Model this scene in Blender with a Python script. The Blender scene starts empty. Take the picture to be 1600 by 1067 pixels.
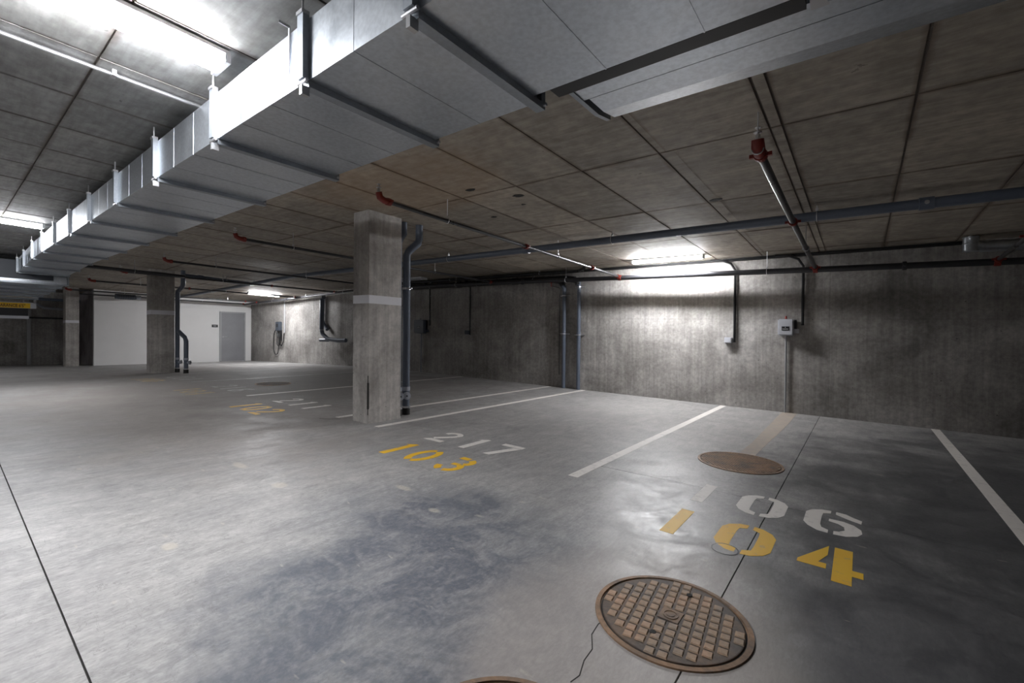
import bpy, bmesh, math, random
from mathutils import Vector, Matrix
random.seed(7)
SC = bpy.context.scene
COL = SC.collection
# ------------------------------------------------------------------ camera
cd = bpy.data.cameras.new('camera'); cam = bpy.data.objects.new('camera', cd); COL.objects.link(cam)
cd.sensor_width = 36.0; cd.lens = 698.396/1600*36; cd.clip_start = .02; cd.clip_end = 200
Rr = ((0.788315, 0.615208, 0.00883), (0.01164, -0.000564, -0.999932), (-0.615161, 0.788365, -0.007606))
m = Matrix.Identity(4)
for i in range(3):
    m[i][0] = Rr[0][i]; m[i][1] = -Rr[1][i]; m[i][2] = -Rr[2][i]
m[2][3] = 1.3
cam.matrix_world = m
SC.camera = cam
# ------------------------------------------------------------------ world, exposure
w = bpy.data.worlds.new('world'); SC.world = w; w.use_nodes = True
w.node_tree.nodes['Background'].inputs[0].default_value = (0.5, 0.5, 0.55, 1)
w.node_tree.nodes['Background'].inputs[1].default_value = 0.02
SC.view_settings.view_transform = 'Standard'; SC.view_settings.look = 'None'
SC.view_settings.gamma = 1; SC.view_settings.use_curve_mapping = False
SC.view_settings.exposure = 2.1
TUBE = 22.0          # strength of the lit fluorescent lenses
SC.cycles.max_bounces = 8; SC.cycles.diffuse_bounces = 5; SC.cycles.glossy_bounces = 4
SC.cycles.sample_clamp_indirect = 4.0

# ------------------------------------------------------------------ geometry helpers
def G(x):            # the slab rises gently away from the viewer, then levels off
    return -.0205*x - (.036*(-x-12.8) if x < -12.8 else 0.0)
def CE(y):           # ceiling height above the floor slab
    return 2.93 - .021*(y-3.6)
W = 9.26             # plane of the long concrete wall
KX = -12.8

class MB:
    """collects shapes in slab coordinates (height above the sloping slab)"""
    def __init__(s): s.v = []; s.f = []
    def add(s, vs, fs):
        b = len(s.v); s.v += [tuple(v) for v in vs]; s.f += [tuple(b+i for i in f) for f in fs]
    def box(s, x0, x1, y0, y1, z0, z1):
        xs = [x0, x1] if not (x0 < KX-.3 and x1 > KX+.3) else [x0, KX, x1]
        n = len(xs); vs = []
        for x in xs: vs += [(x, y0, z0), (x, y1, z0), (x, y1, z1), (x, y0, z1)]
        fs = [(0, 1, 2, 3), tuple((n-1)*4+i for i in (3, 2, 1, 0))]
        for k in range(n-1):
            a = k*4; b = a+4
            for i in range(4):
                j = (i+1) % 4; fs.append((a+i, b+i, b+j, a+j))
        s.add(vs, fs); return s
    def tube(s, pts, r, n=12, r2=None, caps=True):
        P = [Vector(p) for p in pts]
        out = [P[0]]
        for a, b in zip(P, P[1:]):
            if min(a.x, b.x) < KX-.3 and max(a.x, b.x) > KX+.3:
                t = (KX-a.x)/(b.x-a.x); out.append(a.lerp(b, t))
            out.append(b)
        P = out; vs = []; up = None
        for i, p in enumerate(P):
            d = (P[min(i+1, len(P)-1)]-P[max(i-1, 0)]).normalized()
            if up is None:
                up = Vector((0, 0, 1)) if abs(d.z) < .9 else Vector((1, 0, 0))
            u = d.cross(up).normalized()
            if u.length < .5: u = d.orthogonal().normalized()
            v = u.cross(d).normalized(); up = v
            sc = 1.0
            if 0 < i < len(P)-1:
                d1 = (P[i]-P[i-1]).normalized(); d2 = (P[i+1]-P[i]).normalized()
                sc = 1/max(.6, math.cos(d1.angle(d2)/2)) if d1.length and d2.length else 1
            rr = r if r2 is None else r+(r2-r)*i/(len(P)-1)
            for k in range(n):
                a = 2*math.pi*k/n
                vs.append(p+u*(math.cos(a)*rr*sc)+v*(math.sin(a)*rr))
        fs = []
        for i in range(len(P)-1):
            for k in range(n):
                fs.append((i*n+k, i*n+(k+1) % n, (i+1)*n+(k+1) % n, (i+1)*n+k))
        if caps:
            fs.append(tuple(reversed(range(n)))); fs.append(tuple((len(P)-1)*n+k for k in range(n)))
        s.add(vs, fs); return s
    def lathe(s, prof, c, axis='z', n=20):
        """profile of (radius, offset along axis)"""
        vs = []
        for r, h in prof:
            for k in range(n):
                a = 2*math.pi*k/n; p, q = math.cos(a)*r, math.sin(a)*r
                if axis == 'z': vs.append((c[0]+p, c[1]+q, c[2]+h))
                elif axis == 'y': vs.append((c[0]+p, c[1]+h, c[2]+q))
                else: vs.append((c[0]+h, c[1]+p, c[2]+q))
        fs = []
        for i in range(len(prof)-1):
            for k in range(n):
                fs.append((i*n+k, i*n+(k+1) % n, (i+1)*n+(k+1) % n, (i+1)*n+k))
        fs.append(tuple(reversed(range(n)))); fs.append(tuple((len(prof)-1)*n+k for k in range(n)))
        s.add(vs, fs); return s
    def prism(s, poly, z0, z1):
        n = len(poly)
        s.add([(x, y, z0) for x, y in poly]+[(x, y, z1) for x, y in poly],
              [tuple(range(n)), tuple(reversed(range(n, 2*n)))]+[(i, (i+1) % n, n+(i+1) % n, n+i) for i in range(n)])
        return s
    def build(s, name, mat, parent=None, smooth=False, bevel=0, origin=None, tilt=None, **props):
        if tilt is not None: s.v = [(x, y, z-.021*(y-tilt)) for x, y, z in s.v]
        if parent is not None: o0 = Vector(parent['_o'])
        elif origin is not None: o0 = Vector((origin[0], origin[1], origin[2]+G(origin[0])))
        else: o0 = Vector((0, 0, 0))
        me = bpy.data.meshes.new(name)
        me.from_pydata([(x-o0.x, y-o0.y, z+G(x)-o0.z) for x, y, z in s.v], [], s.f)
        bm = bmesh.new(); bm.from_mesh(me)
        bmesh.ops.recalc_face_normals(bm, faces=bm.faces[:])
        if bevel:
            bmesh.ops.bevel(bm, geom=bm.edges[:], offset=bevel, segments=2, affect='EDGES', clamp_overlap=True)
        bm.to_mesh(me); bm.free()
        if smooth:
            for p in me.polygons: p.use_smooth = True
            try: me.set_sharp_from_angle(angle=math.radians(40))
            except Exception: pass
        me.materials.append(mat)
        ob = bpy.data.objects.new(name, me); COL.objects.link(ob)
        if parent is not None:
            ob.parent = parent
            ob['_o'] = tuple(o0)
            TMP.append(ob)
        else: ob.location = o0; ob['_o'] = tuple(o0); TMP.append(ob)
        for k, v in props.items(): ob[k] = v
        return ob
TMP = []
def thing(name, label, cat, at, group=None):
    o = bpy.data.objects.new(name, None); COL.objects.link(o); o.empty_display_size = .1
    o.location = (at[0], at[1], at[2]+G(at[0])); o['_o'] = tuple(o.location); TMP.append(o)
    o['label'] = label; o['category'] = cat
    if group: o['group'] = group
    return o
def tag(o, label, cat, group=None):
    o['label'] = label; o['category'] = cat
    if group: o['group'] = group
    return o
def struct(o): o['kind'] = 'structure'; return o

# ------------------------------------------------------------------ materials
def new(name):
    M = bpy.data.materials.new(name); M.use_nodes = True
    nt = M.node_tree; b = nt.nodes['Principled BSDF']
    return M, nt, b
def nd(nt, t, **kw):
    n = nt.nodes.new(t)
    for k, v in kw.items():
        if k.startswith('i_'):
            key = k[2:]; key = int(key) if key.isdigit() else key.replace('_', ' ')
            n.inputs[key].default_value = v
        else: setattr(n, k, v)
    return n
def L(nt, a, b): nt.links.new(a, b)
def mapping(nt, scale, loc=(0, 0, 0), rot=(0, 0, 0)):
    g = nt.nodes.get('Geo') or nd(nt, 'ShaderNodeNewGeometry'); g.name = 'Geo'
    mp = nd(nt, 'ShaderNodeMapping'); mp.inputs['Scale'].default_value = scale
    mp.inputs['Location'].default_value = loc; mp.inputs['Rotation'].default_value = rot
    L(nt, g.outputs['Position'], mp.inputs['Vector']); return mp.outputs[0]
def noise(nt, vec, scale, detail=4, rough=.55, dist=0):
    n = nd(nt, 'ShaderNodeTexNoise'); n.inputs['Scale'].default_value = scale; n.inputs['Detail'].default_value = detail
    n.inputs['Roughness'].default_value = rough; n.inputs['Distortion'].default_value = dist
    L(nt, vec, n.inputs['Vector']); return n.outputs['Fac']
def ramp(nt, fac, stops):
    r = nd(nt, 'ShaderNodeValToRGB'); e = r.color_ramp.elements
    while len(e) < len(stops): e.new(.5)
    for k, (p, c) in zip(e, stops):
        k.position = p; k.color = (c[0], c[1], c[2], 1) if isinstance(c, (tuple, list)) else (c, c, c, 1)
    L(nt, fac, r.inputs[0]); return r.outputs[0]
def mix(nt, fac, a, b, mode='MIX'):
    n = nd(nt, 'ShaderNodeMix', data_type='RGBA', blend_type=mode)
    for q, s, v in ((0, n.inputs[0], fac), (1, n.inputs[6], a), (1, n.inputs[7], b)):
        if isinstance(v, bpy.types.NodeSocket): L(nt, v, s)
        elif isinstance(v, (int, float)): s.default_value = v if q == 0 else (v, v, v, 1)
        else: s.default_value = (v[0], v[1], v[2], 1)
    return n.outputs[2]
def mth(nt, op, a, b=0.0, c=None):
    n = nd(nt, 'ShaderNodeMath', operation=op)
    for s, v in zip(n.inputs, (a, b) if c is None else (a, b, c)):
        if isinstance(v, bpy.types.NodeSocket): L(nt, v, s)
        else: s.default_value = v
    return n.outputs[0]
def bump(nt, b, h, strength=.3, dist=.01):
    n = nd(nt, 'ShaderNodeBump'); n.inputs['Strength'].default_value = strength; n.inputs['Distance'].default_value = dist
    L(nt, h, n.inputs['Height']); L(nt, n.outputs[0], b.inputs['Normal'])
def blob(nt, cx, cy, rx, ry, soft=.5, warp=.5, rot=0.0):
    """a soft patch of its own shape lying on the floor at a fixed place"""
    p = mapping(nt, (1/rx, 1/ry, 0), (0, 0, 0))
    g = nd(nt, 'ShaderNodeVectorMath', operation='SUBTRACT'); L(nt, p, g.inputs[0]); g.inputs[1].default_value = (cx/rx, cy/ry, 0)
    ln = nd(nt, 'ShaderNodeVectorMath', operation='LENGTH'); L(nt, g.outputs[0], ln.inputs[0])
    wv = noise(nt, mapping(nt, (1, 1, 1)), 1.6, 6, .62)
    d = mth(nt, 'ADD', ln.outputs['Value'], mth(nt, 'MULTIPLY', mth(nt, 'SUBTRACT', wv, .5), warp*4))
    mr = nd(nt, 'ShaderNodeMapRange', interpolation_type='SMOOTHSTEP')
    L(nt, d, mr.inputs[0]); mr.inputs[1].default_value = 1+soft; mr.inputs[2].default_value = 1-soft
    return mr.outputs[0]

def mat_floor():
    M, nt, b = new('floor_concrete')
    v = mapping(nt, (1, 1, 1))
    n1 = noise(nt, mapping(nt, (1, .7, 1)), .6, 6, .62, .6)
    n2 = noise(nt, v, 3.0, 10, .72, .9)
    n3 = noise(nt, mapping(nt, (5, 1.0, 1), rot=(0, 0, .5)), 3.0, 8, .66, .3)
    n4 = noise(nt, v, 26, 8, .72, .4)
    c = ramp(nt, n1, [(.3, (.30, .292, .287)), (.5, (.355, .345, .338)), (.7, (.40, .388, .376))])
    c = mix(nt, mth(nt, 'MULTIPLY', ramp(nt, n2, [(.40, 0), (.60, 1)]), .32), c, (.22, .22, .225))
    c = mix(nt, .3, c, ramp(nt, n3, [(.34, .25), (.5, .5), (.66, .74)]), 'OVERLAY')
    c = mix(nt, .2, c, ramp(nt, n4, [(.36, .25), (.5, .5), (.64, .75)]), 'OVERLAY')
    n5 = noise(nt, mapping(nt, (1, .35, 1), rot=(0, 0, .8)), 70, 6, .7, .3)
    c = mix(nt, .16, c, ramp(nt, n5, [(.36, .22), (.5, .5), (.64, .78)]), 'OVERLAY')
    # bluish cured patches, tan efflorescence, whitened wear with a lamp reflection painted in
    blue = mth(nt, 'MAXIMUM', blob(nt, -1.65, 1.5, .95, 1.0, .35, .4), blob(nt, -2.3, 2.1, .8, .6, .45, .4))
    blue = mth(nt, 'MULTIPLY', blue, ramp(nt, n2, [(.46, 1), (.60, .5)]))
    blue = mth(nt, 'MULTIPLY', blue, ramp(nt, n4, [(.42, 1), (.60, .8)]))
    c = mix(nt, mth(nt, 'MULTIPLY', blue, .95), c, (.105, .115, .14))
    dark = mth(nt, 'MAXIMUM', blob(nt, 1.3, 4.6, 1.9, 3.6, .45, .5), blob(nt, .3, 2.5, .75, 1.1, .5, .5))  # dark floor stain at right, deepened to carry the lamps' falloff
    dark = mth(nt, 'MULTIPLY', dark, ramp(nt, n2, [(.42, 1), (.68, .72)]))
    c = mix(nt, mth(nt, 'MULTIPLY', dark, .95), c, (.072, .073, .078))
    tan = mth(nt, 'MAXIMUM', blob(nt, -.78, 1.9, .6, .85, .35, .3), blob(nt, -8.5, 2.4, 3.6, 1.6, .5, .4))
    c = mix(nt, mth(nt, 'MULTIPLY', tan, .55), c, (.43, .385, .35))
    dirt = mth(nt, 'MULTIPLY', blob(nt, -12.5, 5.2, 6.6, 4.4, .5, .3), ramp(nt, n2, [(.35, 1), (.7, .75)]))
    c = mix(nt, mth(nt, 'MULTIPLY', dirt, .8), c, (.20, .182, .17))
    wh = mth(nt, 'MULTIPLY', blob(nt, -1.25, 3.85, .42, .95, .6, .6), ramp(nt, n4, [(.38, .3), (.6, 1)]))  # pale wear that also paints in the wall lamp's reflection
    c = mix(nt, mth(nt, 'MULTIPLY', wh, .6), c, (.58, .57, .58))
    for px_, py_, rx_, ry_ in ((-3.17, .83, .05, .035), (-3.75, 1.72, .07, .05), (-4.55, 1.72, .12, .04), (-2.95, 2.35, .09, .035), (-2.42, 2.2, .05, .03)):
        c = mix(nt, mth(nt, 'MULTIPLY', blob(nt, px_, py_, rx_, ry_, .4, .25), .4), c, (.60, .54, .44))
    vn = noise(nt, v, 5.5, 5, .6, 1.2)
    veins = mth(nt, 'LESS_THAN', mth(nt, 'ABSOLUTE', mth(nt, 'SUBTRACT', vn, .5)), .006)
    c = mix(nt, mth(nt, 'MULTIPLY', mth(nt, 'MULTIPLY', veins, ramp(nt, n1, [(.5, 0), (.56, 1)])), .35), c, (.16, .155, .15))
    # small scrapes and pale scuffs
    sc = noise(nt, mapping(nt, (2.2, 7, 1), rot=(0, 0, .9)), 2.2, 3, .5)
    c = mix(nt, mth(nt, 'MULTIPLY', ramp(nt, sc, [(.70, 0), (.74, 1)]), .35), c, (.55, .5, .42))
    c = mix(nt, .1, c, ramp(nt, n5, [(.38, .25), (.5, .5), (.62, .75)]), 'OVERLAY')
    L(nt, c, b.inputs['Base Color'])
    L(nt, mth(nt, 'ADD', ramp(nt, mth(nt, 'ADD', mth(nt, 'MULTIPLY', n2, .6), mth(nt, 'MULTIPLY', n4, .4)), [(.38, .33), (.62, .60)]), mth(nt, 'MULTIPLY', dirt, .3)), b.inputs['Roughness'])
    b.inputs['Specular IOR Level'].default_value = .42
    bump(nt, b, mth(nt, 'ADD', mth(nt, 'MULTIPLY', n4, .4), n2), .28, .007)
    return M
def mat_wall(name='wall_concrete', tint=(1, 1, 1), fine=.32):
    M, nt, b = new(name)
    st = noise(nt, mapping(nt, (1, 1, .045)), 12, 10, .74)
    bl = noise(nt, mapping(nt, (.8, .8, 1)), 1.1, 6, .65, .5)
    fi = noise(nt, mapping(nt, (1, 1, 1)), 18, 5, .7)
    c = ramp(nt, bl, [(.3, (.19, .178, .167)), (.5, (.325, .307, .29)), (.7, (.47, .45, .43))])
    c = mix(nt, .36, c, ramp(nt, st, [(.34, .22), (.5, .5), (.66, .8)]), 'OVERLAY')
    c = mix(nt, fine, c, ramp(nt, fi, [(.34, .2), (.66, .8)]), 'OVERLAY')
    vo = nd(nt, 'ShaderNodeTexVoronoi'); vo.inputs['Scale'].default_value = 5.5; L(nt, mapping(nt, (1, 1, 1)), vo.inputs['Vector'])
    holes = ramp(nt, vo.outputs['Distance'], [(.035, 1), (.055, 0)])
    gate = ramp(nt, vo.outputs['Color'], [(.45, 0), (.5, 1)])
    hm = mth(nt, 'MULTIPLY', holes, gate)
    c = mix(nt, mth(nt, 'MULTIPLY', hm, .8), c, (.06, .055, .05))
    c = mix(nt, 1.0, c, tint, 'MULTIPLY')
    L(nt, c, b.inputs['Base Color']); b.inputs['Roughness'].default_value = .78
    bump(nt, b, mth(nt, 'SUBTRACT', mth(nt, 'ADD', st, mth(nt, 'MULTIPLY', fi, .6)), hm), .35, .008)
    return M
def mat_ceiling():
    M, nt, b = new('ceiling_concrete')
    oi = nd(nt, 'ShaderNodeObjectInfo')
    wood = noise(nt, mapping(nt, (1.2, 9, 1), rot=(0, 0, math.pi/2)), 2.2, 6, .62, .3)
    bl = noise(nt, mapping(nt, (1, 1, 1)), .9, 6, .6, .6)
    sp = noise(nt, mapping(nt, (1, 1, 1)), 9, 4, .6)
    c = ramp(nt, wood, [(.25, (.235, .215, .19)), (.5, (.31, .287, .258)), (.75, (.39, .365, .335))])
    c = mix(nt, .55, c, ramp(nt, bl, [(.3, (.32, .30, .28)), (.7, (.72, .68, .62))]), 'OVERLAY')
    c = mix(nt, .5, c, ramp(nt, oi.outputs['Random'], [(0, (.36, .35, .34)), (.5, (.5, .49, .47)), (1, (.64, .62, .58))]), 'OVERLAY')
    tc = nd(nt, 'ShaderNodeTexCoord'); sx = nd(nt, 'ShaderNodeSeparateXYZ'); L(nt, tc.outputs['Generated'], sx.inputs[0])
    ex = mth(nt, 'MULTIPLY', mth(nt, 'SUBTRACT', .5, mth(nt, 'ABSOLUTE', mth(nt, 'SUBTRACT', sx.outputs[0], .5))), .83)
    ey = mth(nt, 'MULTIPLY', mth(nt, 'SUBTRACT', .5, mth(nt, 'ABSOLUTE', mth(nt, 'SUBTRACT', sx.outputs[1], .5))), 1.65)
    ed = mth(nt, 'ADD', mth(nt, 'MINIMUM', ex, ey), mth(nt, 'MULTIPLY', mth(nt, 'SUBTRACT', bl, .5), .12))
    em = nd(nt, 'ShaderNodeMapRange'); L(nt, ed, em.inputs[0]); em.inputs[1].default_value = .035; em.inputs[2].default_value = 0.0
    c = mix(nt, mth(nt, 'MULTIPLY', em.outputs[0], .75), c, (.14, .098, .072))
    c = mix(nt, .35, c, ramp(nt, sp, [(.34, .25), (.66, .75)]), 'OVERLAY')
    rust = mth(nt, 'MULTIPLY', blob(nt, -4.2, 3.2, 1.3, .8, .6, .5), .35)
    c = mix(nt, rust, c, (.36, .22, .11))
    c = mix(nt, mth(nt, 'MULTIPLY', ramp(nt, sp, [(.70, 0), (.73, 1)]), .6), c, (.10, .09, .08))
    py = nd(nt, 'ShaderNodeSeparateXYZ'); L(nt, mapping(nt, (1, 1, 1)), py.inputs[0])
    cool_tint = nd(nt, 'ShaderNodeMapRange'); L(nt, py.outputs[1], cool_tint.inputs[0]); cool_tint.inputs[1].default_value = 1.9; cool_tint.inputs[2].default_value = 1.2
    c = mix(nt, cool_tint.outputs[0], c, mix(nt, 1.0, c, (.86, .97, 1.13), 'MULTIPLY'))  # cool lamp light painted as a bluish tint on the left ceiling
    L(nt, c, b.inputs['Base Color']); b.inputs['Roughness'].default_value = .7
    bump(nt, b, mth(nt, 'ADD', wood, mth(nt, 'MULTIPLY', sp, .3)), .25, .006)
    return M
def mat_metal(name, col, rough=.35, metal=.9, spangle=0.0, scale=30, streak=False):
    M, nt, b = new(name)
    b.inputs['Metallic'].default_value = metal; b.inputs['Roughness'].default_value = rough
    n = noise(nt, mapping(nt, (1, 1, 1)), scale, 3, .5)
    n2 = noise(nt, mapping(nt, (1, 1, 1)), 3.1, 4, .6, .5)
    lo = tuple(x*(1-spangle) for x in col)
    c = ramp(nt, n, [(.35, lo), (.65, col)])
    if spangle:
        c = mix(nt, .35, c, ramp(nt, n2, [(.3, .35), (.7, .65)]), 'OVERLAY')
        r = ramp(nt, n2, [(.3, rough*.85), (.7, min(1, rough*1.2))]); L(nt, r, b.inputs['Roughness'])
    L(nt, c, b.inputs['Base Color'])
    return M
def mat_paint(name, col, rough=.5, wear=.0, wearcol=(.33, .32, .31), scale=12, lo=.62):
    M, nt, b = new(name)
    n = noise(nt, mapping(nt, (1, 1, 1)), scale, 6, .7)
    n2 = noise(nt, mapping(nt, (1, 1, 1)), 2.0, 4, .6)
    c = mix(nt, .12, col, ramp(nt, n2, [(.3, .2), (.7, .8)]), 'OVERLAY')
    if wear: c = mix(nt, mth(nt, 'MULTIPLY', ramp(nt, n, [(lo-.05, 0), (lo+.04, 1)]), wear), c, wearcol)
    L(nt, c, b.inputs['Base Color']); b.inputs['Roughness'].default_value = rough
    return M
def mat_rust():
    M, nt, b = new('rusty_iron')
    n = noise(nt, mapping(nt, (1, 1, 1)), 7, 6, .65, .4); n2 = noise(nt, mapping(nt, (1, 1, 1)), 45, 4, .6)
    c = ramp(nt, n, [(.3, (.13, .105, .09)), (.5, (.25, .16, .10)), (.68, (.34, .205, .12))])
    c = mix(nt, .4, c, ramp(nt, n2, [(.3, .3), (.7, .72)]), 'OVERLAY')
    L(nt, c, b.inputs['Base Color']); b.inputs['Roughness'].default_value = .62; b.inputs['Metallic'].default_value = .25
    bump(nt, b, n2, .4, .003)
    return M
def mat_emit(name, col, s):
    M, nt, b = new(name); b.inputs['Base Color'].default_value = (.8, .8, .8, 1)
    b.inputs['Emission Color'].default_value = (*col, 1); b.inputs['Emission Strength'].default_value = s
    return M
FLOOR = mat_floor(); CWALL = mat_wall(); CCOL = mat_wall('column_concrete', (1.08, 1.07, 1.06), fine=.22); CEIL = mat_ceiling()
CEILBACK = mat_paint('ceiling_joint_grout', (.17, .145, .125), .9, .3)
GALV = mat_metal('galvanised_sheet', (.70, .745, .80), .33, .93, .14, 40)
GALVD = mat_metal('galvanised_flange', (.38, .41, .45), .42, .85, .1, 50)
ZINC = mat_metal('zinc_rod', (.6, .6, .62), .35, .9)
STEELP = mat_metal('black_steel_pipe', (.05, .05, .055), .33, .3, .1, 20)
STEELB = mat_metal('grey_steel_pipe', (.085, .085, .09), .30, .55, .1, 20)
ABS = mat_paint('black_abs_plastic', (.012, .012, .013), .35)
PVC = mat_paint('blue_grey_pvc', (.11, .13, .17), .38)
PVCL = mat_paint('pale_grey_pvc', (.36, .38, .43), .45)
RED = mat_paint('red_fitting_paint', (.21, .022, .014), .4)
RUBBER = mat_paint('black_rubber', (.008, .008, .008), .6)
WHITEW = mat_paint('white_wall_paint', (.76, .75, .745), .6)
WHITEB = mat_paint('white_band_paint', (.72, .72, .76), .5, .25, (.5, .48, .45), 9, .62)
LINEW = mat_paint('white_line_paint', (.80, .76, .72), .55, .35, (.36, .34, .32), 14, .6)
YEL = mat_paint('yellow_line_paint', (.86, .50, .03), .55, .4, (.42, .33, .22), 14, .62)
YELW = mat_paint('worn_yellow_line_paint', (.50, .33, .12), .6, .85, (.34, .31, .28), 14, .5)
LINEWW = mat_paint('worn_white_line_paint', (.42, .41, .40), .6, .85, (.30, .29, .28), 14, .5)
DOORG = mat_paint('grey_door_paint', (.26, .26, .275), .45)
FRAMEG = mat_paint('grey_frame_paint', (.36, .36, .37), .45)
PLASW = mat_paint('pale_grey_plastic', (.55, .56, .60), .45)
PLASD = mat_paint('dark_grey_plastic', (.06, .07, .09), .45)
BLACK = mat_paint('black_plastic', (.012, .012, .014), .4)
LETW = mat_paint('white_lettering', (.8, .8, .8), .5)
SIGNY = mat_paint('yellow_sign_vinyl', (.80, .50, .02), .45)
LETD = mat_paint('dark_lettering', (.10, .04, .01), .5)
RUST = mat_rust()
PATCH = mat_paint('tan_repair_mortar', (.40, .34, .285), .8, .6, (.33, .30, .27), 14, .5)
CRACKM = mat_paint('crack_dark', (.03, .028, .026), .9)
HOUS = mat_paint('white_fixture_housing', (.62, .63, .65), .4)
LIT = {k: mat_emit('lit_diffuser_'+k, (.965, .975, 1.0), TUBE*s_) for k, s_ in (('wall', 3.5), ('near', 1.7), ('aisle', 1.25), ('charger', 3.0), ('end', 2.0))}
UNLIT = mat_paint('unlit_diffuser', (.45, .45, .47), .35)

# ------------------------------------------------------------------ floor
floor = struct(MB().box(-30, 7, -9.2, W+.3, -.25, -.012).build('floor', CRACKM))
gx = [-29.5, -23.2, -17.6, KX, -5.62, -.535, 5.0, 6.8]; gy = [-9, -5.4, .335, W]
J = .0035
for i in range(len(gx)-1):
    for j in range(len(gy)-1):
        ys = [gy[j], gy[j+1]]
        if j == 2 and -13 < gx[i] < 5: ys = [gy[2], 4.03, gy[3]]
        for a, b_ in zip(ys, ys[1:]):
            jj = .0012 if b_ == 4.03 else J; j0 = .0012 if a == 4.03 else J
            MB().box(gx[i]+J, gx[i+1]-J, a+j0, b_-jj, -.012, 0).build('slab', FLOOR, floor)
def ribbon(pts, wd, z0=.0, z1=.0015):
    mb = MB()
    for a, b_ in zip(pts, pts[1:]):
        d = Vector((b_[0]-a[0], b_[1]-a[1])).normalized(); n = Vector((-d.y, d.x))*wd/2
        mb.prism([(a[0]-n.x, a[1]-n.y), (b_[0]-n.x, b_[1]-n.y), (b_[0]+n.x, b_[1]+n.y), (a[0]+n.x, a[1]+n.y)], z0, z1)
    return mb
ribbon([(-.90, 1.93), (-.915, 1.82), (-.905, 1.74), (-.86, 1.66), (-.855, 1.58), (-.83, 1.50), (-.84, 1.45)], .004, 0, .001).build('crack', CRACKM, floor)
ribbon([(-6.1, 3.35), (-5.95, 3.42), (-5.88, 3.55)], .012, 0, .001).build('crack', CRACKM, floor)
ribbon([(-.62, 4.05), (-1.3, 4.06), (-2.1, 4.02)], .002, 0, .0008).build('crack', CRACKM, floor)

# ------------------------------------------------------------------ ceiling: panels cast side by side
ceil_ = MB()
for a, b_ in ((-30, KX), (KX, 7)):
    ceil_.add([(a, -9.2, CE(-9.2)+.012), (b_, -9.2, CE(-9.2)+.012), (b_, W+.3, CE(W+.3)+.012), (a, W+.3, CE(W+.3)+.012),
               (a, -9.2, 3.5), (b_, -9.2, 3.5), (b_, W+.3, 3.5), (a, W+.3, 3.5)],
              [(0, 1, 2, 3), (4, 5, 6, 7), (0, 1, 5, 4), (3, 2, 6, 7), (0, 3, 7, 4), (1, 2, 6, 5)])
ceil_ = struct(ceil_.build('ceiling', CEILBACK))
xs = []
k = 0
x = .27
while x > -23.2: x -= .825
xl = [x+.825*i for i in range(40)]
xl = [q for q in xl if q < 5.3]
cols = []
for a, b_ in zip(xl, xl[1:]):
    if abs(b_-(-.555)) < .05: cols += [(a, -.57), (-.57, -.485)]
    elif abs(a-(-.555)) < .05: cols += [(-.485, b_)]
    elif abs(b_-(-1.38)) < .05: cols += [(a, -1.43), (-1.43, -1.30)]
    elif abs(a-(-1.38)) < .05: cols += [(-1.30, b_)]
    else: cols.append((a, b_))
yl = [-4.32, -2.67, -1.02, .63, 2.28, 3.93, 5.58, 7.23, 8.88]
npan = 0
for a, b_ in cols:
    for c0, c1 in zip(yl, yl[1:]+[W]):
        if c0 < -2 and a < -9: continue
        if npan >= 300: continue
        npan += 1
        e = .005 + random.random()*.005; dz = random.random()*.004
        a2, b2 = max(a, -23.2)+e, b_-e
        mb = MB(); z = lambda y: CE(y)-dz
        c0_, c1_ = c0+e, c1-e
        mb.add([(a2, c0_, z(c0_)), (b2, c0_, z(c0_)), (b2, c1_, z(c1_)), (a2, c1_, z(c1_)),
                (a2, c0_, CE(c0_)+.012), (b2, c0_, CE(c0_)+.012), (b2, c1_, CE(c1_)+.012), (a2, c1_, CE(c1_)+.012)],
               [(0, 1, 2, 3), (4, 5, 6, 7), (0, 1, 5, 4), (3, 2, 6, 7), (0, 3, 7, 4), (1, 2, 6, 5)])
        mb.build('panel', CEIL, ceil_)
# dark honeycombed voids and plastic chair feet left in the soffit
for (x_, y_, r_) in [(-3.55, 3.75, .06), (-3.2, 4.2, .075), (-3.35, 4.5, .03), (-4.05, 4.75, .045), (-1.33, 5.5, .07)]:
    mb = MB(); pl = [(x_+r_*(.7+.5*random.random())*math.cos(t*math.pi/5), y_+.7*r_*(.7+.5*random.random())*math.sin(t*math.pi/5)) for t in range(10)]
    mb.prism(pl, CE(y_)-.008, CE(y_)-.004).build('void_mark', CRACKM, ceil_)

# ------------------------------------------------------------------ walls
wall = struct(MB().box(-29.6, 7, W+.012, W+.3, 0, 3.2).build('wall_right', CRACKM))
jx = [-29.5, -23.2, -20.3, -17.8, -15.35, -12.85, -10.4, -7.95, -5.5, -2.95, -.42, 2.05, 4.5, 6.9]
for a, b_ in zip(jx, jx[1:]):
    jz = 1.66
    MB().box(a+.0012, b_-.0012, W, W+.012, 0.0, jz-.0012).build('panel', CWALL, wall)
    MB().box(a+.0012, b_-.0012, W+.0012, W+.012, jz+.0012, 2.95).build('panel', CWALL, wall)
wf = struct(MB().box(-23.35, -23.2, 3.65, W, 0, 3.05).build('wall_far', WHITEW))
MB().box(-23.2, -23.17, 3.65, W, 2.42, 2.47).build('ledge', WHITEW, wf)
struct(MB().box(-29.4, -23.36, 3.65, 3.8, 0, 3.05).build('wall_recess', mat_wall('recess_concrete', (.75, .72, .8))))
struct(MB().box(-26.3, -26.1, 2.2, 3.65, 0, 3.2).build('wall_back', CWALL))
struct(MB().box(-26.35, -26.2, -9.2, 2.2, 0, 3.2).build('wall_garage_end', CWALL))
struct(MB().box(-26.1, -26.04, 2.13, 2.25, 0, 2.2).build('trim_1', FRAMEG))
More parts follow.
